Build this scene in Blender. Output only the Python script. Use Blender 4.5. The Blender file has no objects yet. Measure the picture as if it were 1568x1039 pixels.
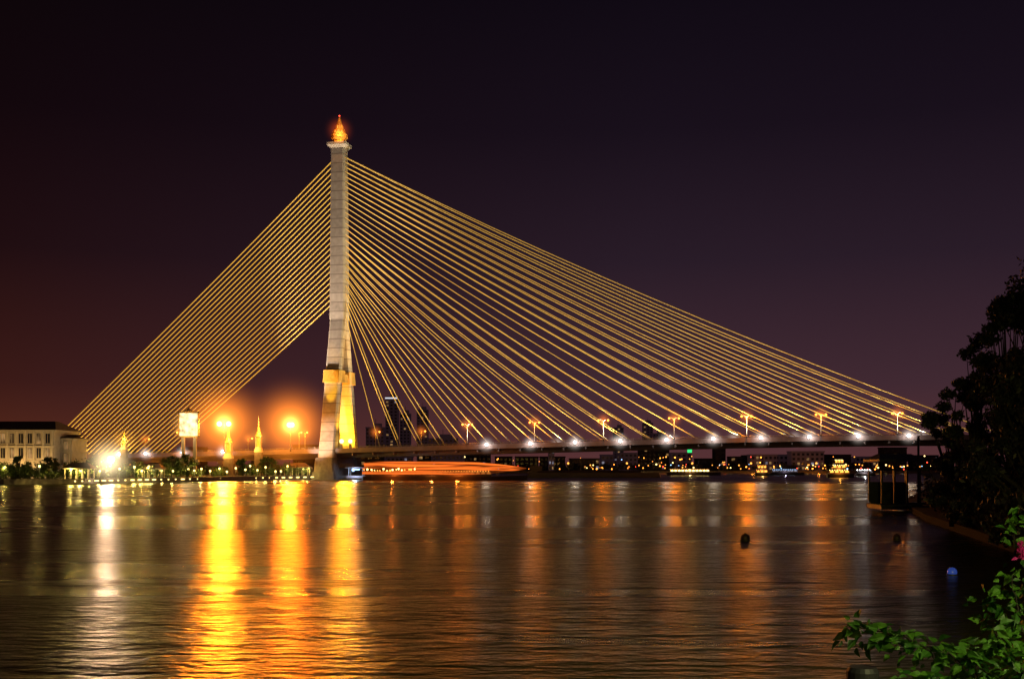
import bpy, math, random
import numpy as np
from mathutils import Vector
random.seed(7); rng=np.random.default_rng(7)
sc=bpy.context.scene
sc.view_settings.view_transform='Standard'; sc.view_settings.look='None'; sc.view_settings.exposure=0
F=1681.0; CZ=6.2
def gx(px,Y): return (px-784)/F*Y          # pixel column at depth Y -> metres east
def gz(py,Y): return CZ+(712-py)/F*Y       # pixel row at depth Y -> metres up
# ---------------------------------------------------------------- materials
def new(name):
    m=bpy.data.materials.new(name); m.use_nodes=True
    nt=m.node_tree; b=nt.nodes['Principled BSDF']; return m,nt,b
def pbr(name,col,rough=.7,var=.25,scale=.5,metal=0,bump=0,col2=None,emit=None,es=0,stretch=(1,1,1)):
    m,nt,b=new(name); N=nt.nodes; L=nt.links
    tc=N.new('ShaderNodeTexCoord'); mp=N.new('ShaderNodeMapping'); mp.inputs['Scale'].default_value=stretch
    L.new(tc.outputs['Object'],mp.inputs[0])
    n=N.new('ShaderNodeTexNoise'); n.inputs['Scale'].default_value=scale; n.inputs['Detail'].default_value=6
    L.new(mp.outputs[0],n.inputs['Vector'])
    r=N.new('ShaderNodeValToRGB'); r.color_ramp.elements[0].position=.3; r.color_ramp.elements[1].position=.7
    c2=col2 or tuple(c*(1-var) for c in col)
    r.color_ramp.elements[0].color=(*c2,1); r.color_ramp.elements[1].color=(*col,1)
    L.new(n.outputs['Fac'],r.inputs[0]); L.new(r.outputs[0],b.inputs['Base Color'])
    b.inputs['Roughness'].default_value=rough; b.inputs['Metallic'].default_value=metal
    if bump:
        bp=N.new('ShaderNodeBump'); bp.inputs['Distance'].default_value=bump
        L.new(n.outputs['Fac'],bp.inputs['Height']); L.new(bp.outputs[0],b.inputs['Normal'])
    if emit:
        b.inputs['Emission Color'].default_value=(*emit,1); b.inputs['Emission Strength'].default_value=es
    return m
def glowmat(name,col,s,noise=None,stretch=(1,1,1),lo=.1,fade=False,a=.35,z=.68):
    m=bpy.data.materials.new(name); m.use_nodes=True; nt=m.node_tree; N=nt.nodes; L=nt.links
    N.remove(N['Principled BSDF']); e=N.new('ShaderNodeEmission'); e.inputs[0].default_value=(*col,1); e.inputs[1].default_value=s
    L.new(e.outputs[0],N['Material Output'].inputs[0])
    if noise:
        tc=N.new('ShaderNodeTexCoord'); mp=N.new('ShaderNodeMapping'); mp.inputs['Scale'].default_value=stretch
        n=N.new('ShaderNodeTexNoise'); n.inputs['Scale'].default_value=noise; n.inputs['Detail'].default_value=4
        mr=N.new('ShaderNodeMapRange'); mr.inputs[1].default_value=a; mr.inputs[2].default_value=z; mr.inputs[3].default_value=s*lo; mr.inputs[4].default_value=s
        L.new(tc.outputs['Object'],mp.inputs[0]); L.new(mp.outputs[0],n.inputs['Vector']); L.new(n.outputs['Fac'],mr.inputs[0]); L.new(mr.outputs[0],e.inputs[1])
        if fade:   # motion-smeared: part of the exposure the boat was not there
            tr=N.new('ShaderNodeBsdfTransparent'); mx=N.new('ShaderNodeMixShader')
            m2=N.new('ShaderNodeMapRange'); m2.inputs[1].default_value=.40; m2.inputs[2].default_value=.54
            m2.inputs[3].default_value=.05; m2.inputs[4].default_value=1
            L.new(n.outputs['Fac'],m2.inputs[0]); L.new(m2.outputs[0],mx.inputs[0]); L.new(tr.outputs[0],mx.inputs[1]); L.new(e.outputs[0],mx.inputs[2]); L.new(mx.outputs[0],N['Material Output'].inputs[0])
    return m
def pylonmat():
    m,nt,b=new('pylon_concrete'); N=nt.nodes; L=nt.links
    tc=N.new('ShaderNodeTexCoord'); sp=N.new('ShaderNodeSeparateXYZ'); L.new(tc.outputs['Object'],sp.inputs[0])
    d=N.new('ShaderNodeMath'); d.operation='DIVIDE'; d.inputs[1].default_value=4.2; L.new(sp.outputs['Z'],d.inputs[0])
    f=N.new('ShaderNodeMath'); f.operation='FRACT'; L.new(d.outputs[0],f.inputs[0])
    lt=N.new('ShaderNodeMath'); lt.operation='LESS_THAN'; lt.inputs[1].default_value=.1; L.new(f.outputs[0],lt.inputs[0])
    fl=N.new('ShaderNodeMath'); fl.operation='FLOOR'; L.new(d.outputs[0],fl.inputs[0])
    wn=N.new('ShaderNodeTexWhiteNoise'); wn.noise_dimensions='1D'; L.new(fl.outputs[0],wn.inputs['W'])
    n=N.new('ShaderNodeTexNoise'); n.inputs['Scale'].default_value=.6; n.inputs['Detail'].default_value=8; L.new(tc.outputs['Object'],n.inputs['Vector'])
    a=N.new('ShaderNodeMath'); a.operation='MULTIPLY_ADD'; a.inputs[1].default_value=.35; L.new(wn.outputs[0],a.inputs[0]); L.new(n.outputs['Fac'],a.inputs[2])
    r=N.new('ShaderNodeValToRGB'); r.color_ramp.elements[0].position=.3; r.color_ramp.elements[0].color=(.26,.23,.20,1)
    r.color_ramp.elements[1].position=.95; r.color_ramp.elements[1].color=(.44,.39,.34,1); L.new(a.outputs[0],r.inputs[0])
    mx=N.new('ShaderNodeMix'); mx.data_type='RGBA'; L.new(lt.outputs[0],mx.inputs['Factor']); L.new(r.outputs[0],mx.inputs['A']); mx.inputs['B'].default_value=(.2,.17,.15,1)
    L.new(mx.outputs['Result'],b.inputs['Base Color']); b.inputs['Roughness'].default_value=.85
    return m
M=dict(
 conc=pylonmat(),
 deck=pbr('deck_concrete',(.3,.25,.27),.8,.3,.4),
 asphalt=pbr('asphalt',(.055,.055,.055),.9,.3,2),
 white=pbr('road_paint',(.75,.75,.72),.6,.2,3),
 steel=pbr('painted_steel',(.3,.3,.3),.5,.2,1,metal=.3),
 dark=pbr('dark_metal',(.04,.04,.045),.5,.3,2),
 gold=pbr('gold_leaf',(.75,.45,.1),.45,.3,1.5),
 cable=pbr('self_lit_yellow_sheath',(.62,.46,.13),.6,.15,.3,emit=(1,.54,.085),es=.42),  # yellow sheath; emission paints in the floodlit gold along its length
 cable2=pbr('self_lit_yellow_back_sheath',(.5,.37,.08),.6,.15,.3,emit=(1,.51,.06),es=.62),  # constant emission stands in for floodlight on the back stays
 cream=pbr('cream_plaster',(.5,.42,.3),.8,.2,.5),
 stone=pbr('pier_stone',(.22,.19,.16),.9,.4,.8,bump=.1),
 rooft=pbr('roof_tiles',(.16,.09,.07),.8,.4,2,stretch=(1,1,4)),
 glassd=pbr('dark_window',(.02,.02,.025),.15,.3,1),
 soil=pbr('bank_grass',(.03,.035,.015),.95,.5,.15,col2=(.015,.012,.01),bump=.2),
 bark=pbr('bark',(.05,.04,.03),.95,.5,3,bump=.05,stretch=(3,3,.5)),
 hull=pbr('boat_hull',(.05,.035,.03),.4,.3,1),
 cwall=pbr('city_wall_self_lit',(.14,.11,.11),.9,.25,.1,emit=(.5,.25,.35),es=.02),  # faint emission painted in for ambient light on the far walls
 cwall2=pbr('city_wall_dark',(.06,.05,.06),.9,.25,.1),
 terr=pbr('terrace_tiles',(.2,.18,.16),.7,.3,3),
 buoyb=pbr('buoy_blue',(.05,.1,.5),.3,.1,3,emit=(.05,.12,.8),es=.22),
 buoyd=pbr('buoy_dark',(.04,.015,.02),.5,.3,3),
 e_white=glowmat('lamp_white',(1,.93,.85),25),
 e_orange=glowmat('lamp_sodium',(1,.42,.06),22),
 e_small=glowmat('lamp_sodium_small',(1,.27,.03),7),
 e_orange2=glowmat('lamp_orange_small',(1,.34,.05),3),
 e_yel=glowmat('lamp_yellow',(1,.72,.22),5),
 e_win=glowmat('lit_window',(1,.55,.2),.45,noise=.3,lo=.12),
 e_winc=glowmat('lit_window_cool',(.85,.8,1),.35,noise=.3,lo=.1),
 e_crown=glowmat('tower_crown_light',(.9,.9,1),.8),
 e_green=glowmat('green_sign_light',(.05,1,.25),1.1),
 e_blue=glowmat('blue_light',(.35,.6,1),3),
 e_red=glowmat('red_light',(1,.06,.03),5),
 e_board=glowmat('portrait_board',(1,.74,.36),2.4,noise=.45,lo=.22),
 e_flame=glowmat('beacon_glow',(1,.28,.03),2.4,noise=.6,lo=.35),
 e_trail=glowmat('boat_light_trail',(1,.17,.02),1.5,noise=1,stretch=(.03,.3,1.0),lo=.08,fade=True,a=.40,z=.64),  # streaked emission painting the moving boat's light trail
 e_trail2=glowmat('motion_windows',(1,.3,.05),.9,noise=1,stretch=(.03,.3,2.2),lo=.1),
)
def leafmat(name,c1,c2,trans=.3):
    m,nt,b=new(name); N=nt.nodes; L=nt.links
    g=N.new('ShaderNodeNewGeometry'); r=N.new('ShaderNodeValToRGB')
    r.color_ramp.elements[0].color=(*c1,1); r.color_ramp.elements[1].color=(*c2,1)
    L.new(g.outputs['Random Per Island'],r.inputs[0]); L.new(r.outputs[0],b.inputs['Base Color']); b.inputs['Roughness'].default_value=.5
    t=N.new('ShaderNodeBsdfTranslucent'); L.new(r.outputs[0],t.inputs[0]); mx=N.new('ShaderNodeMixShader'); mx.inputs[0].default_value=trans
    L.new(b.outputs[0],mx.inputs[1]); L.new(t.outputs[0],mx.inputs[2]); L.new(mx.outputs[0],N['Material Output'].inputs[0]); return m
M['leaf']=leafmat('foliage',(.02,.04,.01),(.07,.1,.02))
M['leafd']=leafmat('foliage_dark',(.018,.022,.03),(.055,.055,.075))
M['leafn']=leafmat('bougainvillea_leaf',(.015,.09,.005),(.12,.32,.025),.4)
M['petal']=leafmat('bougainvillea_bract',(.5,.02,.2),(.7,.04,.35),.4)
# ---------------------------------------------------------------- mesh builder
class MB:
    def __init__(s): s.v=[]; s.f=[]; s.m=[]; s.mats=[]
    def mi(s,k):
        if k not in s.mats: s.mats.append(k)
        return s.mats.index(k)
    def add(s,vs,fs,k):
        o=len(s.v); s.v+= [tuple(p) for p in vs]; i=s.mi(k)
        for f in fs: s.f.append([a+o for a in f]); s.m.append(i)
    def box(s,c,d,k,u=(1,0),top=None):
        ux,uy=u; vx,vy=-uy,ux; tx,ty=top or (1,1); vs=[]
        for z,a,b in ((-1,1,1),(1,tx,ty)):
            for i,j in ((-1,-1),(1,-1),(1,1),(-1,1)):
                p=i*d[0]/2*a; q=j*d[1]/2*b
                vs.append((c[0]+p*ux+q*vx,c[1]+p*uy+q*vy,c[2]+z*d[2]/2))
        s.add(vs,[(3,2,1,0),(4,5,6,7),(0,1,5,4),(1,2,6,5),(2,3,7,6),(3,0,4,7)],k)
    def tube(s,pts,rad,k,n=6):
        pts=[Vector(p) for p in pts]; R=rad if hasattr(rad,'__len__') else [rad]*len(pts); vs=[]
        for i,p in enumerate(pts):
            d=(pts[min(i+1,len(pts)-1)]-pts[max(i-1,0)]).normalized()
            a=d.cross(Vector((0,0,1)) if abs(d.z)<.95 else Vector((0,1,0))).normalized(); b=d.cross(a)
            for j in range(n):
                t=2*math.pi*j/n; vs.append(p+(a*math.cos(t)+b*math.sin(t))*R[i])
        fs=[]
        for i in range(len(pts)-1):
            for j in range(n): fs.append((i*n+j,i*n+(j+1)%n,(i+1)*n+(j+1)%n,(i+1)*n+j))
        fs.append(tuple(range(n))[::-1]); fs.append(tuple(range((len(pts)-1)*n,len(pts)*n)))
        s.add(vs,fs,k)
    def lathe(s,c,prof,k,n=12,sq=0):
        vs=[];fs=[]
        for r,z in prof:
            for j in range(n):
                t=2*math.pi*(j+.5)/n; vs.append((c[0]+r*math.cos(t),c[1]+r*math.sin(t),c[2]+z))
        for i in range(len(prof)-1):
            for j in range(n): fs.append((i*n+j,i*n+(j+1)%n,(i+1)*n+(j+1)%n,(i+1)*n+j))
        fs.append(tuple(range(n))[::-1]); fs.append(tuple(range((len(prof)-1)*n,len(prof)*n)))
        s.add(vs,fs,k)
    def ball(s,c,r,k,n=8):
        s.lathe(c,[(max(.02*r,r*math.sin(a)),-r*math.cos(a)) for a in [math.pi*i/6 for i in range(7)]],k,n)
    def obj(s,name,parent=None,smooth=False):
        me=bpy.data.meshes.new(name); me.from_pydata(s.v,[],s.f)
        for k in s.mats: me.materials.append(M[k])
        me.polygons.foreach_set('material_index',s.m)
        if smooth: me.polygons.foreach_set('use_smooth',[True]*len(s.f))
        me.update(); o=bpy.data.objects.new(name,me); sc.collection.objects.link(o); o.parent=parent; return o
def empty(name):
    o=bpy.data.objects.new(name,None); sc.collection.objects.link(o); return o
def light(kind,loc,e,col,parent,name='light_source',r=.3,target=None,angle=60,blend=.6):
    l=bpy.data.lights.new(name,kind); l.energy=e; l.color=col; l.shadow_soft_size=r
    o=bpy.data.objects.new(name,l); sc.collection.objects.link(o); o.location=loc; o.parent=parent
    if kind=='SPOT':
        l.spot_size=math.radians(angle); l.spot_blend=blend
        o.rotation_euler=(Vector(target)-Vector(loc)).to_track_quat('-Z','Y').to_euler()
    return o
_gm={}
def glow(loc,r,col,s,parent,pw=4):  # emissive sphere volume: a painted halo, no real haze scatters light
    key=(col,s,pw)
    if key not in _gm:
        m=bpy.data.materials.new('halo_emission'); m.use_nodes=True; nt=m.node_tree; N=nt.nodes; L=nt.links; N.remove(N['Principled BSDF'])
        tc=N.new('ShaderNodeTexCoord'); g=N.new('ShaderNodeTexGradient'); g.gradient_type='SPHERICAL'; L.new(tc.outputs['Object'],g.inputs[0])
        p=N.new('ShaderNodeMath'); p.operation='POWER'; p.inputs[1].default_value=pw; L.new(g.outputs['Fac'],p.inputs[0])
        q=N.new('ShaderNodeMath'); q.operation='MULTIPLY'; q.inputs[1].default_value=s; L.new(p.outputs[0],q.inputs[0])
        e=N.new('ShaderNodeEmission'); e.inputs[0].default_value=(*col,1); L.new(q.outputs[0],e.inputs[1]); L.new(e.outputs[0],N['Material Output'].inputs['Volume']); _gm[key]=m
    M['_g']=_gm[key]
    b=MB(); b.ball((0,0,0),1,'_g',16); o=b.obj('painted_halo',parent); o.location=loc; o.scale=(r,r,r); return o
# ---------------------------------------------------------------- world
w=bpy.data.worlds.new('World'); sc.world=w; w.use_nodes=True; N=w.node_tree.nodes; L=w.node_tree.links; bg=N['Background']
tc=N.new('ShaderNodeTexCoord'); sp=N.new('ShaderNodeSeparateXYZ'); L.new(tc.outputs['Generated'],sp.inputs[0])
def ramp(st):
    r=N.new('ShaderNodeValToRGB'); e=r.color_ramp.elements
    while len(e)<len(st): e.new(.5)
    for i,(p,c) in enumerate(st): e[i].position=p; e[i].color=(*c,1)
    L.new(sp.outputs['Z'],r.inputs[0]); return r
rr=ramp([(0,(.095,.032,.034)),(.07,(.052,.0225,.032)),(.18,(.022,.0115,.0205)),(.29,(.0095,.0052,.0108)),(.42,(.0042,.0026,.0058))])
rl=ramp([(0,(.10,.024,.012)),(.07,(.043,.0105,.0085)),(.18,(.014,.0042,.0054)),(.29,(.006,.0021,.0033)),(.42,(.0026,.0013,.0019))])
mr=N.new('ShaderNodeMapRange'); mr.inputs[1].default_value=-.42; mr.inputs[2].default_value=.12; L.new(sp.outputs['X'],mr.inputs[0])
mx=N.new('ShaderNodeMix'); mx.data_type='RGBA'; L.new(mr.outputs[0],mx.inputs['Factor']); L.new(rl.outputs[0],mx.inputs['A']); L.new(rr.outputs[0],mx.inputs['B'])
L.new(mx.outputs['Result'],bg.inputs[0]); bg.inputs[1].default_value=1
# ---------------------------------------------------------------- camera
cd=bpy.data.cameras.new('camera'); cam=bpy.data.objects.new('camera',cd); sc.collection.objects.link(cam); sc.camera=cam
cam.location=(0,0,CZ); cam.rotation_euler=(math.pi/2,0,0); cd.sensor_width=36; cd.lens=F/1568*36; cd.shift_y=192.5/1568; cd.clip_end=12000
# ---------------------------------------------------------------- water & ground
m,nt,b=new('river_water'); N=nt.nodes; L=nt.links; M['water']=m; N.remove(b)
dif=N.new('ShaderNodeBsdfDiffuse'); dif.inputs[0].default_value=(.028,.028,.007,1)
gl=N.new('ShaderNodeBsdfAnisotropic'); gl.distribution='BECKMANN'; gl.inputs['Color'].default_value=(.72,.69,.62,1)
fr=N.new('ShaderNodeFresnel'); fr.inputs[0].default_value=1.33; ms=N.new('ShaderNodeMixShader')
tc=N.new('ShaderNodeTexCoord')
def nz(sx,sy,scale,det=3,dist=0):
    mp=N.new('ShaderNodeMapping'); mp.inputs['Scale'].default_value=(sx,sy,1); L.new(tc.outputs['Object'],mp.inputs[0])
    n=N.new('ShaderNodeTexNoise'); n.inputs['Scale'].default_value=scale; n.inputs['Detail'].default_value=det; n.inputs['Distortion'].default_value=dist; L.new(mp.outputs[0],n.inputs['Vector']); return n
n1=nz(.45,1.0,1.8,4,.4); n2=nz(.35,1,.45,3,.3); n3=nz(.16,1,.045,6,.8)
b1=N.new('ShaderNodeBump'); b1.inputs['Distance'].default_value=.16; L.new(n1.outputs['Fac'],b1.inputs['Height'])
b2=N.new('ShaderNodeBump'); b2.inputs['Distance'].default_value=.24; L.new(n2.outputs['Fac'],b2.inputs['Height']); L.new(b1.outputs[0],b2.inputs['Normal'])
for nd in (gl,fr): L.new(b2.outputs[0],nd.inputs['Normal'])
mr=N.new('ShaderNodeMapRange'); mr.inputs[1].default_value=.36; mr.inputs[2].default_value=.64; mr.inputs[3].default_value=.21; mr.inputs[4].default_value=.37
L.new(n3.outputs['Fac'],mr.inputs[0]); L.new(mr.outputs[0],gl.inputs['Roughness'])
L.new(fr.outputs[0],ms.inputs[0]); L.new(dif.outputs[0],ms.inputs[1]); L.new(gl.outputs[0],ms.inputs[2]); L.new(ms.outputs[0],N['Material Output'].inputs[0])
q=MB(); q.add([(-5000,-1500,0),(5000,-1500,0),(5000,7000,0),(-5000,7000,0)],[(0,1,2,3)],'water'); q.obj('river_water')
q=MB(); q.add([(-6000,-2000,-4),(6000,-2000,-4),(6000,8000,-4),(-6000,8000,-4)],[(0,1,2,3)],'soil'); q.obj('ground')
def bank(name,poly,z):
    q=MB(); n=len(poly); vs=[(x,y,z) for x,y in poly]+[(x,y,-3.5) for x,y in poly]
    q.add(vs,[tuple(range(n))],'soil'); q.add(vs,[(i,(i+1)%n,(i+1)%n+n,i+n) for i in range(n)],'stone' if z>1.5 else 'soil'); q.obj(name)
LB=[(-900,150),(-400,290),(-230,338),(-162,350),(-120,410),(-88,482),(-66,484),(-58,520),(-58,700),(-20,880),(100,860),(300,850),(600,830),(3000,830),(3000,6000),(-4000,6000),(-4000,150)]
bank('river_bank',LB,1.8)
bank('river_bank',[(-80,-40),(-12,-8),(12,7.5),(20,30),(34,60),(35,75),(46,122),(60,170),(88,235),(115,305),(150,400),(185,480),(225,600),(290,780),(800,790),(3000,790),(3000,-300),(-80,-300)],.7)
q=MB(); q.box((4,-2,2.9),(26,18,3.4),'terr'); q.obj('terrace')
# ---------------------------------------------------------------- bridge
c,s_=.980,.198; P=(-78.6,500.0)
ts=np.array([-260,-150,-60,0,55,114,170,223,253,290,420]); zs=np.array([8.5,10.3,11.4,12.1,13.8,15.8,16.8,17.3,17.3,17,13])
co=np.polyfit(ts,zs,4)
def dz(t): return float(np.polyval(co,t))
def D(t,off,z): return (P[0]+c*t+s_*off,P[1]-s_*t+c*off,z)
U=(c,-s_)
bridge=empty('cable_stayed_bridge')
q=MB(); T=np.arange(-260,421,10); sec=[(-15,.9),(-14.6,.9),(-14.6,0),(14.6,0),(14.6,.9),(15,.9),(15,-1.1),(9,-1.7),(7,-3.2),(-7,-3.2),(-9,-1.7),(-15,-1.1)]
vs=[];fs=[];n=len(sec)
for t in T:
    for o,h in sec: vs.append(D(t,o,dz(t)+h))
for i in range(len(T)-1):
    for j in range(n): fs.append((i*n+j,i*n+(j+1)%n,(i+1)*n+(j+1)%n,(i+1)*n+j))
q.add(vs,fs,'deck')
for t in np.arange(2,418,9.4): q.box(D(t,-12.2,dz(t)-1.9),(.5,5,1.0),'deck',U)
q.obj('deck_girder',bridge)
q=MB()
for a,b_,h,k in ((-14,14,.02,'asphalt'),(-.3,-.1,.026,'white'),(.1,.3,.026,'white'),(-13.2,-13,.026,'white'),(13,13.2,.026,'white')):
    vs=[];
    for t in T: vs+= [D(t,a,dz(t)+h),D(t,b_,dz(t)+h)]
    q.add(vs,[(2*i,2*i+2,2*i+3,2*i+1) for i in range(len(T)-1)],k)
q.obj('roadway',bridge)
q=MB()
for o in (-14.8,14.8):
    for h in (1.25,1.6): q.tube([D(t,o,dz(t)+h) for t in T],.07,'steel',4)
    for t in np.arange(-258,418,3): q.box(D(t,o,dz(t)+1.27),(.12,.12,.75),'steel',U)
q.obj('railings',bridge)
q=MB()
for t in list(range(-250,-30,28))+[296,330,364,398]:
    for o in (-8,8): q.lathe(D(t,o,0),[(1.2,1),(1.2,dz(t)-4.4),(1.9,dz(t)-3.2)],'deck',12)
    q.box(D(t,0,dz(t)-3.8),(2.6,20,1.2),'deck',U)
q.obj('approach_piers',bridge)
q=MB()
def prism(q,b0,b1,d0,d1,k):
    vs=[]
    for (t,o,z),(a,b_) in ((b0,d0),(b1,d1)):
        ch=.7
        for i,j in ((-1,-1),(1,-1),(1,1),(-1,1)):
            if i*j>0: pts=((i*a/2,j*(b_/2-ch)),(i*(a/2-ch),j*b_/2))
            else: pts=((i*(a/2-ch),j*b_/2),(i*a/2,j*(b_/2-ch)))
            for x,y in pts: vs.append(D(t+x,o+y,z))
    q.add(vs,[tuple(range(8))[::-1],tuple(range(8,16))]+[(i,(i+1)%8,(i+1)%8+8,i+8) for i in range(8)],k)
prism(q,(-.2,-15.5,4),(0,-1.35,73),(7.4,5.2),(6.9,3.9),'conc')
prism(q,(-.2,15.5,4),(0,1.35,73),(7.4,5.2),(6.9,3.9),'conc')
prism(q,(0,0,72.5),(0,0,151),(7.5,7.0),(6.3,6.0),'conc')
q.obj('pylon_shaft_and_legs',bridge)
q=MB()
prism(q,(0,0,150),(0,0,151.2),(6.5,6.2),(9.2,9),'conc'); prism(q,(0,0,151.2),(0,0,152.2),(9.2,9),(9.4,9.2),'conc')
prism(q,(0,0,152.2),(0,0,154),(5,5),(4.4,4.4),'gold'); q.obj('pylon_capital',bridge)
q=MB()
for sgn in (-1,1): prism(q,(0,sgn*7.3,43.2),(0,sgn*6.3,48.8),(8.5,6.8),(8.4,6.6),'gold')
q.box(D(0,0,45.6),(6.2,10,3.6),'gold',U); q.obj('cross_beam_collar',bridge)
q=MB()
for sgn in (-1,1):
    prism(q,(-.2,sgn*15.5,-2),(-.2,sgn*15.5,3.4),(12,11),(11,10),'stone'); prism(q,(-.2,sgn*15.5,3.4),(-.2,sgn*15.5,9.5),(9.5,8.0),(8.4,6.8),'stone')
q.box(D(0,0,2),(9,24,6),'stone',U); q.box(D(0,0,dz(0)-4.4),(5,27,2.2),'deck',U); q.obj('pylon_footing',bridge)
q=MB(); fp=D(0,0,154); prof=[(2.6,0),(3.5,1.2),(3.3,2.6),(2.3,4.6),(1.4,6.8),(.7,8.8),(.15,10.8)]
q.lathe(fp,[(r*.82,z) for r,z in prof],'e_flame',16)
for j in range(12):
    a=2*math.pi*j/12; q.tube([(fp[0]+r*1.05*math.cos(a+.09*z),fp[1]+r*1.05*math.sin(a+.09*z),fp[2]+z) for r,z in prof],.13,'gold',4)
    q.tube([(fp[0]+r*1.05*math.cos(a-.09*z),fp[1]+r*1.05*math.sin(a-.09*z),fp[2]+z) for r,z in prof],.13,'gold',4)
for r,z in prof[:5]: q.lathe((fp[0],fp[1],fp[2]+z-.15),[(r*1.1,0),(r*1.1,.3)],'gold',16)
q.ball((fp[0],fp[1],fp[2]+11.1),.35,'e_red'); q.obj('lotus_bud_beacon',bridge)
light('POINT',(fp[0]+1,fp[1]-6,fp[2]+1),3000,(1,.4,.1),bridge)
glow((fp[0],fp[1],fp[2]+4.5),9,(1,.12,.02),.16,bridge)
# cables
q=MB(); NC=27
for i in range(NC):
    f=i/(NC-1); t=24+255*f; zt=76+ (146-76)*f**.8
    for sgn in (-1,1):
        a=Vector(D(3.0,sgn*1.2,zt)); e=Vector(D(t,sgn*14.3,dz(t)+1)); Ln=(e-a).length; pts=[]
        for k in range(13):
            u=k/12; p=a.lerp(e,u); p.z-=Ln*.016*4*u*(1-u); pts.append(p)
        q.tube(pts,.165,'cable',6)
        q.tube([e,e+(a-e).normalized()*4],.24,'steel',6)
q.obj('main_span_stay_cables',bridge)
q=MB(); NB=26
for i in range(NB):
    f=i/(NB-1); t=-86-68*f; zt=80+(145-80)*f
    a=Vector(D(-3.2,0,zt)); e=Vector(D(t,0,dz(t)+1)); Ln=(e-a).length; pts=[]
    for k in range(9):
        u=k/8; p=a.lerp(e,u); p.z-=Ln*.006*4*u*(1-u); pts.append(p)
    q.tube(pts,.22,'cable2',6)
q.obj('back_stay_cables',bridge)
# pylon flood lighting
light('SPOT',(-112,470,4),920000,(1,.79,.60),bridge,'river_streak_spot',.6,D(0,0,98),46,.8)
light('SPOT',(-100,455,4),130000,(1,.79,.58),bridge,'river_streak_spot',.6,D(-1,-12,18),28,.9)
light('SPOT',D(30,0,dz(30)+2),260000,(1,.55,.12),bridge,'river_streak_spot',.6,D(2,0,105),50,.8)
light('SPOT',D(2,-26,dz(0)+4),150000,(1,.5,.02),bridge,'river_streak_spot',.5,D(-.5,-8,46),16,.4)
light('POINT',D(4.5,3,dz(0)+3.5),16000,(1,.42,.02),bridge,'river_streak_spot',.5)
light('SPOT',D(3,-6,dz(0)+3),120000,(1,.46,.02),bridge,'river_streak_spot',.5,D(1,13,30),80,.6)
light('SPOT',D(7,-13,dz(0)+5.5),22000,(1,.45,.02),bridge,'river_streak_spot',.5,D(2,-10,40),60,.8)
q=MB()
for tt in (5.5,9.5): q.ball(D(tt,-12,dz(0)+4.2),1.0,'e_yel'); q.box(D(tt,-12,dz(0)+1.7),(1,1,3),'dark')
q.obj('pylon_floodlight_housings',bridge)
glow(D(7.5,-13,dz(0)+4.5),7,(1,.5,.04),.6,bridge)
light('SPOT',D(9,-18,19),95000,(1,.29,.008),bridge,'river_streak_spot',.8,(-20,40,0),70,.8)  # added spot aimed at the river to draw the orange water streak
# ---------------------------------------------------------------- street lamps on deck
def street_lamp(t,off,h,e,big=False,base=None,arms=(-1,1),col=(1,.22,.007)):
    p=empty('street_lamp'); x,y,z=D(t,off,dz(t)+.9) if base is None else base
    q=MB(); q.box((x,y,z+.3),(.6,.6,.6),'dark'); q.tube([(x,y,z),(x,y,z+h*.6),(x,y,z+h)],[.2,.15,.1],'steel',8)
    for a in arms:
        ex=(x+a*1.6,y,z+h+.5); q.tube([(x,y,z+h-.6),(x+a*.7,y,z+h+.2),ex],.08,'steel',5)
        q.box((ex[0]+a*.4,y,ex[2]+.12),(1.3,.5,.22),'dark',top=(.7,.7))
    q.obj('pole_and_arms',p)
    q=MB()
    for a in arms: q.ball((x+a*2,y,z+h+.05),1.1 if big else .42,'e_orange' if big else 'e_small')
    q.obj('bulbs',p)
    if big:
        light('SPOT',(x,y-1.8,z+h-.9),e,col,p,r=.6,target=(x*.35,40,0),angle=80,blend=.8)
        light('POINT',(x,y-1.6,z+h-.9),14000,(1,.3,.015),p,r=.5)
        glow((x,y,z+h),30,(1,.24,.02),.28,p,5); glow((x,y,z+h),8,(1,.6,.12),1.2,p,4)
    else:
        light('POINT',(x,y-1.6,z+h-.9),e,(1,.24,.01),p,r=.5); glow((x,y,z+h),5.5,(1,.22,.025),.35,p)
    return p
for k in range(7):
    street_lamp(63.6+29.4*k,-15.2,8.6,[3500,6500,3500,4500,10000,5000,2000][k])
street_lamp(-70,-15.2,9,5000)
street_lamp(0,0,12,330000,True,base=(gx(343,468),468,dz(-40)),arms=(-1,1))
street_lamp(0,0,11.5,170000,True,base=(gx(445,478),478,dz(-20)),arms=(-.3,.3),col=(1,.165,.006))
for px in (458,467): street_lamp(0,0,9,2500,base=(gx(px,505),505,dz(-20)),arms=(.5,))
for px,py in ((222,672),(380,671),(575,661),(645,660)):
    street_lamp(0,0,gz(py,560)-dz(0),1200,base=(gx(px,560),560,dz(0)),arms=(1,))
def flood(t,e,off=-15.6,up=True):
    p=empty('cable_floodlight'); x,y,z=D(t,off,dz(t)+.4); q=MB()
    q.box((x,y-.8,z-.3),(.3,3.6,.15),'dark',U); q.box((x,y,z),(1.1,.5,.9),'dark',U,top=(.8,.8)); q.obj('bracket_and_housing',p)
    q=MB(); q.ball((x,y-.5,z+.25),.6,'e_white'); q.obj('lens',p)
    if up: light('SPOT',(x+2,y-3.2,z+1.2),e*26,(1,.84,.5),p,r=.4,target=(x-16*c,y+3,z+15),angle=70,blend=1)
    light('POINT',(x,y-2.4,z+.3),e*.1,(1,.8,.6),p,r=.4); glow((x,y-.3,z+.3),6,(1,.85,.75),.5,p,5)
for k in range(10): flood(72.2+19.1*k,5000)
for k in range(7): flood(98+26*k,2500,15.4)
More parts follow.
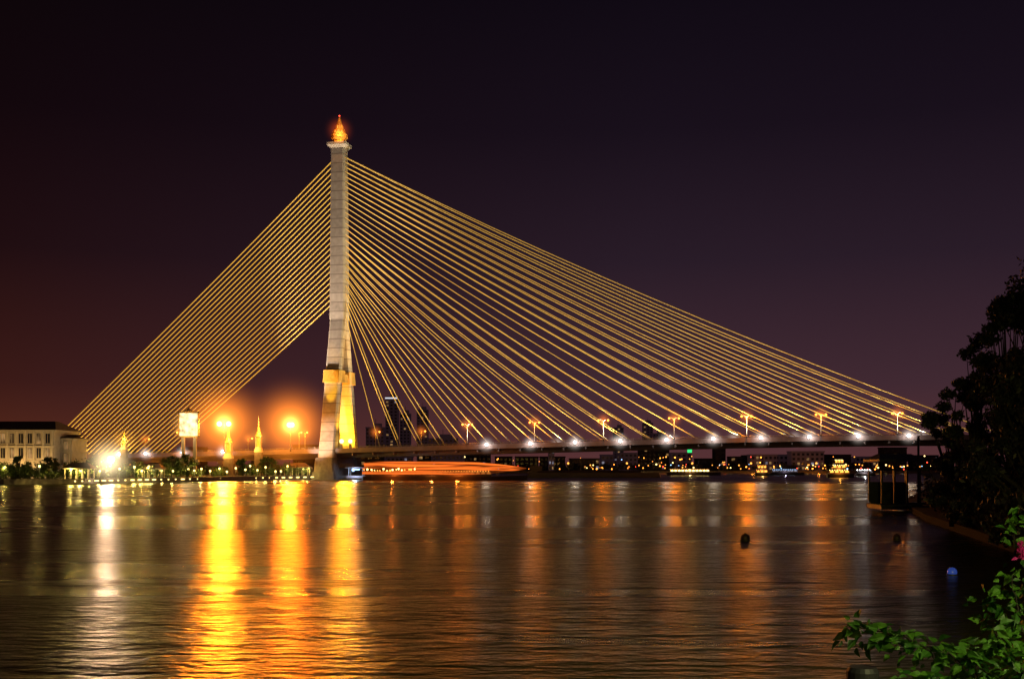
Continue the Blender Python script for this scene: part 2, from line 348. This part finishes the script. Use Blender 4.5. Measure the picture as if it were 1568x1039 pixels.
for px in (210,250,305,365):
    t=((px-784)/F*P[1]-P[0])/(c+(px-784)/F*s_); flood(t,4500,up=False)
for t in (-150,-128,-106): light('POINT',D(t,-4,dz(t)+3),2600,(1,.65,.25),bridge,'back_stay_floodlight',.4)
for t in np.arange(-200,-10,16): light('POINT',D(t,-17,dz(t)+2.5),800,(1,.3,.02),bridge,'parapet_light',.3)
for t in np.arange(-200,-10,22): light('POINT',D(t,-4,4.5),2600,(1,.3,.02),bridge,'undercroft_light',.3)
# ---------------------------------------------------------------- foliage
def leaves(q,centers,radii,count,size,k,flat=.75):
    cs=np.array(centers); rs=np.array(radii); w_=rs**2; idx=rng.choice(len(cs),count,p=w_/w_.sum())
    d=rng.normal(size=(count,3)); d/=np.linalg.norm(d,axis=1)[:,None]; rad=rs[idx]*(rng.random(count)**.45)*(1+.25*rng.normal(size=count)*.6)
    p=cs[idx]+d*rad[:,None]*np.array([1,1,flat])
    a=rng.normal(size=(count,3)); a/=np.linalg.norm(a,axis=1)[:,None]; b_=np.cross(a,rng.normal(size=(count,3))); b_/=np.linalg.norm(b_,axis=1)[:,None]
    sz=size*(.6+.8*rng.random(count))[:,None]
    V=np.stack([p-a*sz,p+b_*sz*.45,p+a*sz,p-b_*sz*.45],1).reshape(-1,3)
    q.add(V.tolist(),[(4*i,4*i+1,4*i+2,4*i+3) for i in range(count)],k)
def tree(name,x,y,z0,H,W,nl,size,k='leaf',clumps=26,low=.3,lean=0):
    q=MB(); top=Vector((x+lean,y,z0+H*.7)); q.tube([(x,y,z0-.3),(x+lean*.3,y,z0+H*.3),top],[W*.045+.08,W*.03+.06,.05],'bark',7)
    cs=[];rs=[]
    for i in range(clumps):
        a=random.random()*6.283; h=random.random(); rr_=W/2*math.sqrt(max(.08,1-(2*h-.9)**2*.85))*(.45+.6*random.random())
        cc=Vector((x+lean*h+rr_*math.cos(a),y+rr_*math.sin(a),z0+H*(low+(1-low)*h*.93))); cs.append(cc); rs.append(W*(.08+.1*random.random()))
        st=Vector((x+lean*h*.5,y,z0+H*(low*.8+.35*h)))
        q.tube([st,st.lerp(cc,.5)+Vector((0,0,-.02*H)),cc],[W*.014+.03,W*.01+.02,.02],'bark',4)
    leaves(q,cs,rs,nl,size,k); return q.obj(name)
def shoreY(px): return float(np.interp(px,[0,108,292,487],[350,352,410,482]))
q=MB(); cs=[];rs=[]
for i in range(230):
    px=random.uniform(-60,480); y=shoreY(px)+random.uniform(1.5,26); h=random.uniform(1.2,4.6) if random.random()<.75 else random.uniform(4,6.5)
    cs.append((gx(px,y),y,1.8+h*.55)); rs.append(h*.42+.3); q.tube([(gx(px,y),y,1.7),(gx(px,y),y,1.8+h*.6)],[.2,.08],'bark',5)
leaves(q,cs,rs,26000,.42,'leaf',.9); q.obj('riverside_trees')
for px,y,h in ((30,362,7.5),(75,366,7),(150,372,7.5),(262,410,8),(285,420,8.5),(410,468,8),(372,455,7)):
    tree('park_tree',gx(px,y),y,1.8,h,h*.9,1400,.38)
def park_lamp(px,e=900,dY=1.2,z=5.2,k='e_yel',col=(1,.72,.15),r=.38):
    y=shoreY(px)+dY; x=gx(px,y); p=empty('park_lamp'); q=MB(); q.tube([(x,y,1.7),(x,y,z)],[.1,.06],'dark',6); q.lathe((x,y,z+r*2),[(.35,0),(.05,.25)],'dark',8); q.obj('post',p)
    q=MB(); q.ball((x,y,z+r),r,k); q.obj('globe',p); light('POINT',(x,y-.9,z),e,col,p,r=.3); return p
for px in (8,60,108,122,138,152,186,204,215,226,238,250,264,290,300,308,322,338,348,358,374,383,392,405,420,432,440,462,474): park_lamp(px+random.uniform(-3,3),random.uniform(400,1700),random.uniform(.8,6),random.uniform(3.2,5.6))
p=park_lamp(170,9000,4,gz(708,356),'e_white',(1,.72,.45),1.1); glow((gx(170,356),354,gz(706,356)),13,(1,.75,.4),.55,p,5)
light('SPOT',(gx(170,356),351,gz(706,356)),20000,(1,.6,.38),p,r=.5,target=(-20,30,0),angle=60,blend=.8)
q=MB()
for px in np.arange(115,480,11.0):
    y=shoreY(px)-.25; q.box((gx(px,y),y,1.1),(1.3 if random.random()<.6 else .4,.2,.35),'e_yel')
q.obj('seawall_lights')
def classical(name,x0,x1,y0,dep,z0,zt,roof):
    p=empty(name); q=MB(); cx=(x0+x1)/2; W=x1-x0; H=zt-z0; cy=y0+dep/2
    q.box((cx,cy,z0+H/2),(W,dep,H),'cream'); q.box((cx,cy,z0+H*.36),(W+.8,dep+.8,.5),'cream'); q.box((cx,cy,z0+H*.68),(W+.8,dep+.8,.4),'cream'); q.box((cx,cy,zt+.25),(W+1.8,dep+1.8,.6),'cream'); q.obj('walls',p)
    q=MB(); q.box((cx,cy,zt+.55+roof/2),(W+2.2,dep+2.2,roof),'rooft',top=((W-9)/W,.12)); q.obj('hip_roof',p)
    q=MB(); n=int(W/3.2)
    for i in range(n+1):
        x=x0+.6+i*(W-1.2)/n; q.box((x,y0-.25,z0+H/2),(.55,.5,H),'cream')
        if i<n:
            xm=x+(W-1.2)/n/2
            for lv,(a,b_) in enumerate(((.06,.3),(.42,.64),(.74,.95))):
                lit=random.random()<.4
                q.box((xm,y0-.03,z0+H*(a+b_)/2),(1.5,.12,H*(b_-a)),'e_win' if lit else 'glassd'); q.box((xm,y0-.12,z0+H*(a+b_)/2),(.1,.1,H*(b_-a)),'cream')
                q.box((xm,y0-.15,z0+H*a-.1),(1.8,.3,.18),'cream')
    q.obj('windows_and_pilasters',p); return p
b_=classical('riverside_building',-232,gx(88,395),392,22,1.8,gz(660,392),3.4)
for x,ee in ((-196,2200),(-186,2500),(-176,3200),(-166,2800)): light('POINT',(x,385,5),ee,(1,.62,.22),b_,'facade_light',.5)
b2=classical('riverside_annex',gx(92,398),gx(110,398),398,14,1.8,gz(673,398),1.5)
p=empty('illuminated_portrait_board'); y=452; x0=gx(275,y); x1=gx(303,y); z0=gz(667,y); z1=gz(632,y); cx=(x0+x1)/2
q=MB(); q.box((cx,y,(z0+z1)/2),(x1-x0,.3,z1-z0),'e_board'); q.obj('portrait_panel',p)
q=MB()
for dx in (-.5,.5): q.box((cx+dx*(x1-x0+.5),y,(z0+z1)/2),(.5,.7,z1-z0+1),'gold')
q.box((cx,y,z1+.3),(x1-x0+1,.7,.6),'gold'); q.box((cx,y,z0-.3),(x1-x0+1,.7,.6),'gold')
q.lathe((cx,y,z1+.6),[(2.2,0),(1.7,.5),(.6,1.1),(.1,1.9)],'gold',8)
for dx in (-.32,.32): q.box((cx+dx*(x1-x0),y+.5,(z0+1.8)/2),(1.2,1.2,z0-1.8),'cream')
q.box((cx,y+.5,8),(8,2,1),'cream'); q.obj('frame_and_columns',p)
light('POINT',(cx,y-5,z0+1),1800,(1,.65,.3),p)
glow((cx,y,(z0+z1)/2),10,(1,.5,.15),.16,p,3)
def chedi(name,px,y,ztop,zb,R):
    p=empty(name); x=gx(px,y); H=ztop-zb; q=MB()
    q.box((x,y,(1.8+zb)/2),(R*2.2,R*2.2,zb-1.8),'stone')
    for i in range(3): q.box((x,y,zb+H*.05*(i+.5)),(R*2.4-i*.5,R*2.4-i*.5,H*.05),'cream')
    for i in (-1,1):
        for j in (-1,1): q.lathe((x+i*R*.7,y+j*R*.7,zb+H*.15),[(R*.16,0),(R*.16,H*.27),(R*.25,H*.29)],'cream',6)
    q.box((x,y,zb+H*.3),(R*.9,R*.9,H*.28),'gold')
    q.lathe((x,y,zb+H*.44),[(R*1.15,0),(R*1.1,H*.02),(R*.8,H*.05),(R*.75,H*.1),(R*.5,H*.14),(R*.42,H*.24),(R*.25,H*.3),(R*.16,H*.42),(.06,H*.56)],'gold',10); q.obj('spire',p)
    light('POINT',(x-1,y-R*2.5,zb+H*.1),1200,(1,.5,.08),p); light('POINT',(x+1,y-R*2.2,zb+H*.55),1500,(1,.6,.15),p); glow((x,y-1,zb+H*.4),7,(1,.42,.05),.15,p,3); return p
chedi('golden_pavilion_tower',350,474,gz(646,474),gz(702,474),1.6)
chedi('golden_spire_monument',396,482,gz(637,482),gz(692,482),1.4)
chedi('golden_spire_monument',190,420,gz(655,420),gz(688,420),1.0)
def pavilion(px,y,W,Hh,k='cream',e=1200,z0=1.8,lit=True):
    p=empty('riverside_pavilion'); x=gx(px,y); q=MB()
    for i in np.linspace(-.5,.5,5):
        for j in (-1,1): q.lathe((x+i*W,y+j*2,z0),[(.2,0),(.16,Hh)],k,8)
    q.box((x,y,z0+Hh+.15),(W+1,5,.3),k); q.box((x,y,z0+Hh+1.2),(W+1.6,5.8,1.8),'rooft',top=(.55,.1)); q.obj('columns_and_roof',p)
    if lit:
        q=MB(); [q.ball((x+i*W,y,z0+Hh-.5),.22,'e_yel') for i in (-.4,0,.4)]; q.obj('ceiling_lamps',p); light('POINT',(x,y-.8,z0+Hh-1.2),e,(1,.75,.3),p)
    return p
pavilion(122,357,8,3.2); pavilion(455,477,10,3.4); pavilion(232,396,8,3)
# ---------------------------------------------------------------- city behind
def building(name,px0,px1,pyt,Y,k='cwall',lit=.25,dep=14,crown=0,cool=.2):
    x0,x1=gx(px0,Y),gx(px1,Y); zt=gz(pyt,Y); W=x1-x0; H=zt-1.8; p=empty(name); q=MB(); cx=(x0+x1)/2
    q.box((cx,Y+dep/2,1.8+H/2),(W,dep,H),k); q.box((cx,Y+dep/2,zt+.5),(W*1.04,dep*1.04,1),k)
    if H>25: q.box((cx+W*.1,Y+dep/2,zt+2.8),(W*.45,dep*.5,3.6),k); q.tube([(cx,Y+dep/2,zt+4),(cx,Y+dep/2,zt+9)],.2,'dark',4)
    q.obj('walls_and_roof',p); q=MB(); nf=max(2,int(H/3.4)); nw=max(2,int(W/3.4))
    for i in range(nf):
        for j in range(nw):
            r=random.random(); kk='glassd'
            if r<lit: kk='e_win' if random.random()>cool else 'e_winc'
            q.box((x0+W*(j+.5)/nw,Y-.03,1.8+H*(i+.55)/nf),(W/nw*.55,.15,H/nf*.5),kk)
    q.obj('windows',p)
    if crown:
        q=MB(); q.box((cx,Y-.4,zt-.8),(W*1.02,.5,1.4),'e_crown'); q.obj('crown_lights',p)
    return p
building('apartment_tower',590,609,608,1150,lit=.12,crown=1)
building('apartment_tower',612,628,634,1200,lit=.1)
building('apartment_tower',638,655,628,1250,lit=.1)
building('office_building',560,588,655,1050,lit=.1)
building('office_building',655,700,672,1000,lit=.1)
building('apartment_tower',985,1000,648,1500,lit=.15)
building('office_building',1000,1022,664,1300,lit=.1)
building('apartment_tower',940,955,655,1500,lit=.15)
building('apartment_tower',505,520,640,1300,lit=.08)
px=560
while px<1440:
    wd=random.uniform(16,46); top=random.choice([698,700,694,690,703,697,686]) ; building('city_building',px,px+wd,top,random.uniform(890,960),random.choice(['cwall','cwall2']),lit=random.uniform(.04,.16),cool=.3); px+=wd+random.uniform(0,12)
for a,b3,tp in ((840,849,688),(1212,1262,692),(1150,1190,697)): building('warehouse',a,b3,tp,870,'cwall',lit=.3,cool=.5)
px=-40
while px<560:
    wd=random.uniform(18,44); building('city_building',px,px+wd,random.uniform(682,696),random.uniform(640,700),'cwall2',lit=.2); px+=wd+random.uniform(10,40)
p=empty('green_neon_sign'); q=MB(); y=868; q.box((gx(1056,y),y,gz(690,y)),(3.5,.5,2.6),'e_green'); q.obj('sign_face',p); q=MB(); q.tube([(gx(1056,y),y+.4,1.8),(gx(1056,y),y+.4,gz(692,y))],.3,'dark',5); q.obj('mast',p)
q=MB()
for i in range(150):
    px=random.uniform(900,1430) if i>26 else random.uniform(560,900); y=random.uniform(856,866); z=random.uniform(3,7) if random.random()<.85 else random.uniform(8,14); x=gx(px,y)
    q.tube([(x,y,1.7),(x,y,z)],.12,'dark',4); q.ball((x,y,z),random.uniform(.25,.6),random.choice(['e_orange2']*8+['e_small']*3+['e_yel','e_yel','e_red','e_blue']),6)
q.obj('far_promenade_lamps')
pl=empty('promenade_lamp'); q=MB()
for px,cl in ((870,(1,.5,.1)),(960,(1,.6,.2)),(1060,(1,.5,.15)),(1150,(1,.3,.03)),(1250,(1,.3,.03))): 
    light('POINT',(gx(px,850),842,7),3000,cl,pl,'promenade_light',.6); q.tube([(gx(px,857),857,1.5),(gx(px,857),857,7.5)],.12,'dark',5); q.ball((gx(px,857),857,7.8),.8,'e_orange2')
q.obj('posts_and_bulbs',pl)
q=MB(); cs=[];rs=[]
for i in range(160):
    px=random.uniform(540,1460); y=random.uniform(862,885); h=random.uniform(3,8); cs.append((gx(px,y),y,1.8+h*.5)); rs.append(h*.5)
leaves(q,cs,rs,12000,.9,'leafd'); q.obj('far_bank_trees')
# ---------------------------------------------------------------- boats
def boat(name,px,Y,Lb,Wb,fb,tiers,win='e_yel',hull='hull',flip=1,bulb='e_orange2',taper=.8,e=1500,col=(1,.6,.2),canopy=None):
    p=empty(name); x=gx(px,Y); q=MB(); n=14; vs=[];fs=[]
    for i in range(n+1):
        u=i/n; hw=Wb/2*min(1,(1-u)*3.2)**.6*(.75+.25*min(1,u*5)); sh=fb*(1+.7*max(0,u-.65)**1.5*3+.15*(1-u)); X=x+flip*(u-.5)*Lb
        for yy,zz in ((-hw,sh),(-hw*.75,-.4),(hw*.75,-.4),(hw,sh)): vs.append((X,Y+yy,zz))
    for i in range(n):
        for j in range(4): fs.append((i*4+j,i*4+(j+1)%4,i*4+4+(j+1)%4,i*4+4+j))
    fs.append((0,1,2,3)); q.add(vs,fs,hull); q.obj('hull',p)
    z=fb*.95; q=MB(); g=MB(); l=Lb*.72; off=-flip*Lb*.08
    for tr in range(tiers):
        m_=max(3,int(l/2.2))
        for i in range(m_+1):
            for sg in (-1,1): q.tube([(x+off-l/2+i*l/m_,Y+sg*Wb*.4,z),(x+off-l/2+i*l/m_,Y+sg*Wb*.4,z+2.3)],.09,hull,4)
        q.box((x+off,Y,z+.5),(l,Wb*.82,.9),hull); q.box((x+off,Y,z+2.4),(l+1.2,Wb*.95,.22),hull)
        for i in range(m_): g.box((x+off-l/2+(i+.5)*l/m_,Y-Wb*.36,z+1.55),(l/m_*.7,.1,.9),canopy or win)
        for i in range(m_*2): g.ball((x+off-l/2+i*l/(2*m_),Y-Wb*.49,z+2.35),.2,bulb,6)
        z+=2.55; l*=taper
    q.box((x+off,Y,z+.2),(l,Wb*.5,.5),hull,top=(.8,.5)); q.obj('cabins',p); g.obj('cabin_lights',p)
    light('POINT',(x+off,Y-Wb*.7,fb+2),e,col,p); return p
boat('dinner_cruise_boat',1062,690,34,7,1.4,1,e=2500)
boat('passenger_boat',1168,640,9,3.5,1.2,2,win='e_orange2',e=900,bulb='e_orange2')
boat('tour_boat',1205,700,22,5,1.2,1,win='e_winc',bulb='e_blue',e=800,col=(.6,.6,1))
boat('tiered_cruise_boat',1287,560,14,5,1.5,3,win='e_orange2',bulb='e_yel',taper=.66,e=2500,col=(1,.4,.05))
boat('tour_boat',1325,640,12,4,1.2,1,win='e_winc',bulb='e_white',e=2500,col=(.8,.85,1))
p=empty('cargo_barge'); q=MB(); Y=560; x0,x1=gx(806,Y),gx(1010,Y)
q.box(((x0+x1)/2,Y,.9),(x1-x0,10,3),'hull',top=(.97,.95)); q.box(((x0+x1)/2-2,Y,2.9),(x1-x0-14,8,1.2),'hull',top=(.96,.7)); q.box((x0+5,Y,4.2),(6,6,3.4),'hull'); q.tube([(x0+5,Y,5),(x0+5,Y,10)],.15,'steel',5); q.obj('hull_and_wheelhouse',p)
p=boat('river_express_boat',682,455,68,6,1.5,1,win='e_trail2',bulb='e_orange2',flip=1,e=2500,col=(1,.3,.05),canopy='e_trail2')
q=MB(); Y=455; x0=gx(556,Y); x1=gx(806,Y); n=24; vs=[];fs=[]
for i in range(n+1):
    u=i/n; k=1-max(0,(u-.6)/.4)**1.6*.9; zc=gz(717,Y)
    for yy,zz in ((-3.1,zc-2.6*k),(-3.3,zc+1.2*k),(0,zc+2.9*k),(3.3,zc+1.2*k),(3.1,zc-2.6*k)): vs.append((x0+u*(x1-x0),Y+yy*max(.1,k),zz))
for i in range(n):
    for j in range(4): fs.append((i*5+j,i*5+j+1,i*5+6+j,i*5+5+j))
q.add(vs,fs,'e_trail'); q.obj('light_trail_shell',p)  # long-exposure light trail modelled as a glowing shell
q=MB()
for i in range(17): q.ball((gx(558+i*4.8+random.uniform(-1.5,1.5),451),451,gz(719+random.uniform(-1.5,1.5),451)),random.uniform(.2,.45),random.choice(['e_yel','e_orange2']),6)
q.obj('deck_lamps',p)
for px in (600,700): light('POINT',(gx(px,448),448,3.5),4000,(1,.2,.02),p)
glow((gx(640,450),450,6),0.01,(1,.2,.02),.1,p)
p=empty('landing_stage'); q=MB(); y=478; x=gx(546,y); q.box((x,y,1.2),(8,7,1),'deck'); 
for i in (-3,3): q.tube([(x+i,y-3,-1),(x+i,y-3,5)],.2,'steel',6); q.tube([(x+i,y+3,-1),(x+i,y+3,5)],.2,'steel',6)
q.box((x,y,5.2),(9,8,.3),'deck'); q.obj('pontoon',p); q=MB(); q.box((x,y-1,4.4),(3,.3,.6),'e_blue'); q.ball((x-1,y-3.3,4.2),.7,'e_blue'); q.obj('lamp',p); light('POINT',(x,y-5,3.4),2000,(.5,.7,1),p)
# ---------------------------------------------------------------- right bank
tree('riverside_tree',gx(1618,84),84,.7,gz(345,84)-.7,8.8,18000,.2,'leafd',72,.12)
tree('riverside_tree',gx(1545,88),88,.7,gz(430,88)-.7,6.2,14000,.19,'leafd',54,.05)
tree('riverside_tree',gx(1494,95),95,.7,gz(500,95)-.7,5.6,12500,.19,'leafd',46,.03)
tree('riverside_tree',gx(1458,104),104,.7,gz(560,104)-.7,4.8,10000,.19,'leafd',38,.03)
tree('riverside_tree',gx(1590,80),80,.7,gz(530,80)-.7,9,17000,.22,'leafd',50,.03)
q=MB(); cs=[];rs=[]
for i in range(220):
    y=random.uniform(67,150); px=random.uniform(np.interp(y,[67,80,150],[1570,1525,1415]),1720); h=random.uniform(1.5,5.5)
    cs.append((gx(px,y),y,.5+h*.5)); rs.append(h*.58)
leaves(q,cs,rs,50000,.26,'leafd',.9); q.obj('bank_bushes')
p=empty('ferry_pier_pavilion'); y=150; x0,x1=gx(1338,y),gx(1400,y); cx=(x0+x1)/2; q=MB()
q.box((cx,y,.6),(x1-x0,6,.6),'dark')
for i in np.linspace(-.46,.46,4):
    for j in (-2.6,2.6): q.box((cx+i*(x1-x0),y+j,3.3),(.22,.22,4.4),'dark')
zr=gz(699,y); q.box((cx,y,zr-.5),(x1-x0+.8,6.8,.3),'dark'); q.box((cx,y,zr),(x1-x0+.6,6.6,.8),'dark',top=(.7,.15))
q.box((cx,y+2.4,2.4),(x1-x0-.6,.12,3),'dark'); q.tube([(gx(1393,y),y-3.2,0),(gx(1393,y),y-3.2,gz(668,y))],.16,'dark',6); q.box((cx+6,y,1),(8,2,.3),'dark')
q.obj('pontoon_and_roof',p)
def buoy(px,py,k,r):
    Y=CZ*F/(py-712+r); x=gx(px,Y); R=r/F*Y; q=MB(); q.ball((x,Y,R*.55),R,k,16); q.lathe((x,Y,R*1.45),[(R*.2,0),(R*.2,R*.18)],'dark',8); q.lathe((x,Y,0),[(R*1.12,-.05),(R*1.12,R*.2)],'dark',14); q.obj('mooring_buoy',smooth=True)
buoy(1458,872,'buoyb',7.5); buoy(1141,820,'buoyd',7); buoy(1373,820,'buoyd',6)
# ---------------------------------------------------------------- terrace plant
plant=empty('bougainvillea_plant'); q=MB(); lv=MB()
def leaf(l,p,d,up,s,k):
    d=d.normalized(); sd=d.cross(up).normalized(); nn=sd.cross(d)
    pts=[p,p+d*s*.3+sd*s*.34+nn*s*.12,p+d*s*.65+sd*s*.24+nn*s*.09,p+d*s*1.1-nn*s*.15,p+d*s*.65-sd*s*.24+nn*s*.09,p+d*s*.3-sd*s*.34+nn*s*.12,p+d*s*.5-nn*s*.02]
    l.add(pts,[(0,1,6),(1,2,6),(2,3,6),(3,4,6),(4,5,6),(5,0,6)],k)
def Wp(px,py,Y): return Vector((gx(px,Y),Y,gz(py,Y)))
root=Wp(1590,1130,5.2); root.z=4.75
stems=[[root,Wp(1560,1030,5.1),Wp(1530,960,5.0),Wp(1505,905,5.0)],[root,Wp(1520,1045,4.9),Wp(1450,1000,4.9),Wp(1400,985,4.9)],
 [root,Wp(1590,960,5.2),Wp(1575,880,5.3),Wp(1545,800,5.3)],[root,Wp(1500,1060,4.7),Wp(1440,1040,4.7),Wp(1400,1035,4.7)],
 [root,Wp(1580,1010,4.9),Wp(1560,940,4.9),Wp(1550,880,4.9)],[root,Wp(1560,1060,5.4),Wp(1500,1010,5.4),Wp(1470,985,5.4)],[Wp(1450,1000,4.9),Wp(1385,975,5.0),Wp(1340,965,5.1),Wp(1300,958,5.2)],
 [root,Wp(1600,900,5.2),Wp(1590,800,5.3),Wp(1560,775,5.3)],[root,Wp(1540,1060,4.8),Wp(1500,1020,4.8),Wp(1480,1000,4.7)],[root,Wp(1575,1040,4.8),Wp(1545,1000,4.8),Wp(1520,960,4.7)]]
for si,st in enumerate(stems):
    pts=[]
    for i in range(len(st)-1):
        for k in range(6): pts.append(st[i].lerp(st[i+1],k/6)+Vector((random.gauss(0,.006),random.gauss(0,.006),random.gauss(0,.006))))
    pts.append(st[-1]); q.tube(pts,[.006*(1-.75*i/len(pts)) for i in range(len(pts))],'bark',5)
    for i in range(5 if si!=6 else 0,len(pts)):
        for r in range(6 if si not in (2,7) else 3):
            a=random.random()*6.283; d=Vector((math.cos(a),math.sin(a)*.8,random.uniform(-1.2,.5))); pp=pts[i]+d*random.uniform(.0,.085)
            leaf(lv,pp,d,Vector((random.gauss(0,.8),-.6,random.gauss(.6,.6))),random.uniform(.028,.072),'leafn')
for i in range(22):
    pp=Wp(1564+random.gauss(0,5),845+random.gauss(0,8),5.2); a=random.random()*6.283
    leaf(lv,pp,Vector((math.cos(a),random.gauss(0,.5),math.sin(a))),Vector((0,-1,.2)),.028,'petal')
q.obj('stems',plant); lv.obj('leaves_and_bracts',plant)
q=MB(); q.lathe((root.x,root.y,4.6),[(.2,0),(.28,.3),(.3,.32),(.27,.33)],'terr',20); q.obj('pot',plant)
q=MB(); pp=Wp(1321,1020,5.0); q.lathe((pp.x,pp.y,4.6),[(.09,0),(.09,.05),(.055,.06),(.055,pp.z-4.75),(.072,pp.z-4.74),(.072,pp.z-4.62),(.06,pp.z-4.6)],'dark',20); q.obj('terrace_bollard',smooth=False)
tl=empty('terrace_lamp'); q=MB(); q.tube([(2.6,3.2,4.6),(2.6,3.2,6.9)],.03,'dark',8); q.lathe((2.6,3.2,6.9),[(.2,0),(.05,.2)],'dark',12); q.obj('post',tl); light('POINT',(2.6,3.2,6.75),230,(1,.95,.4),tl,r=.06)
fl=empty('added_water_fill_light'); q=MB(); q.tube([(13,5,4.6),(13,5,9)],.06,'dark',8); q.box((13,5.1,9.1),(.5,.3,.4),'dark'); q.obj('fill_light_stand',fl)  # added lamp out of view, put in to tint the near water olive
light('SPOT',(13,5.6,9),40000,(1,.88,.15),fl,r=.3,target=(8,46,0),angle=72,blend=1)
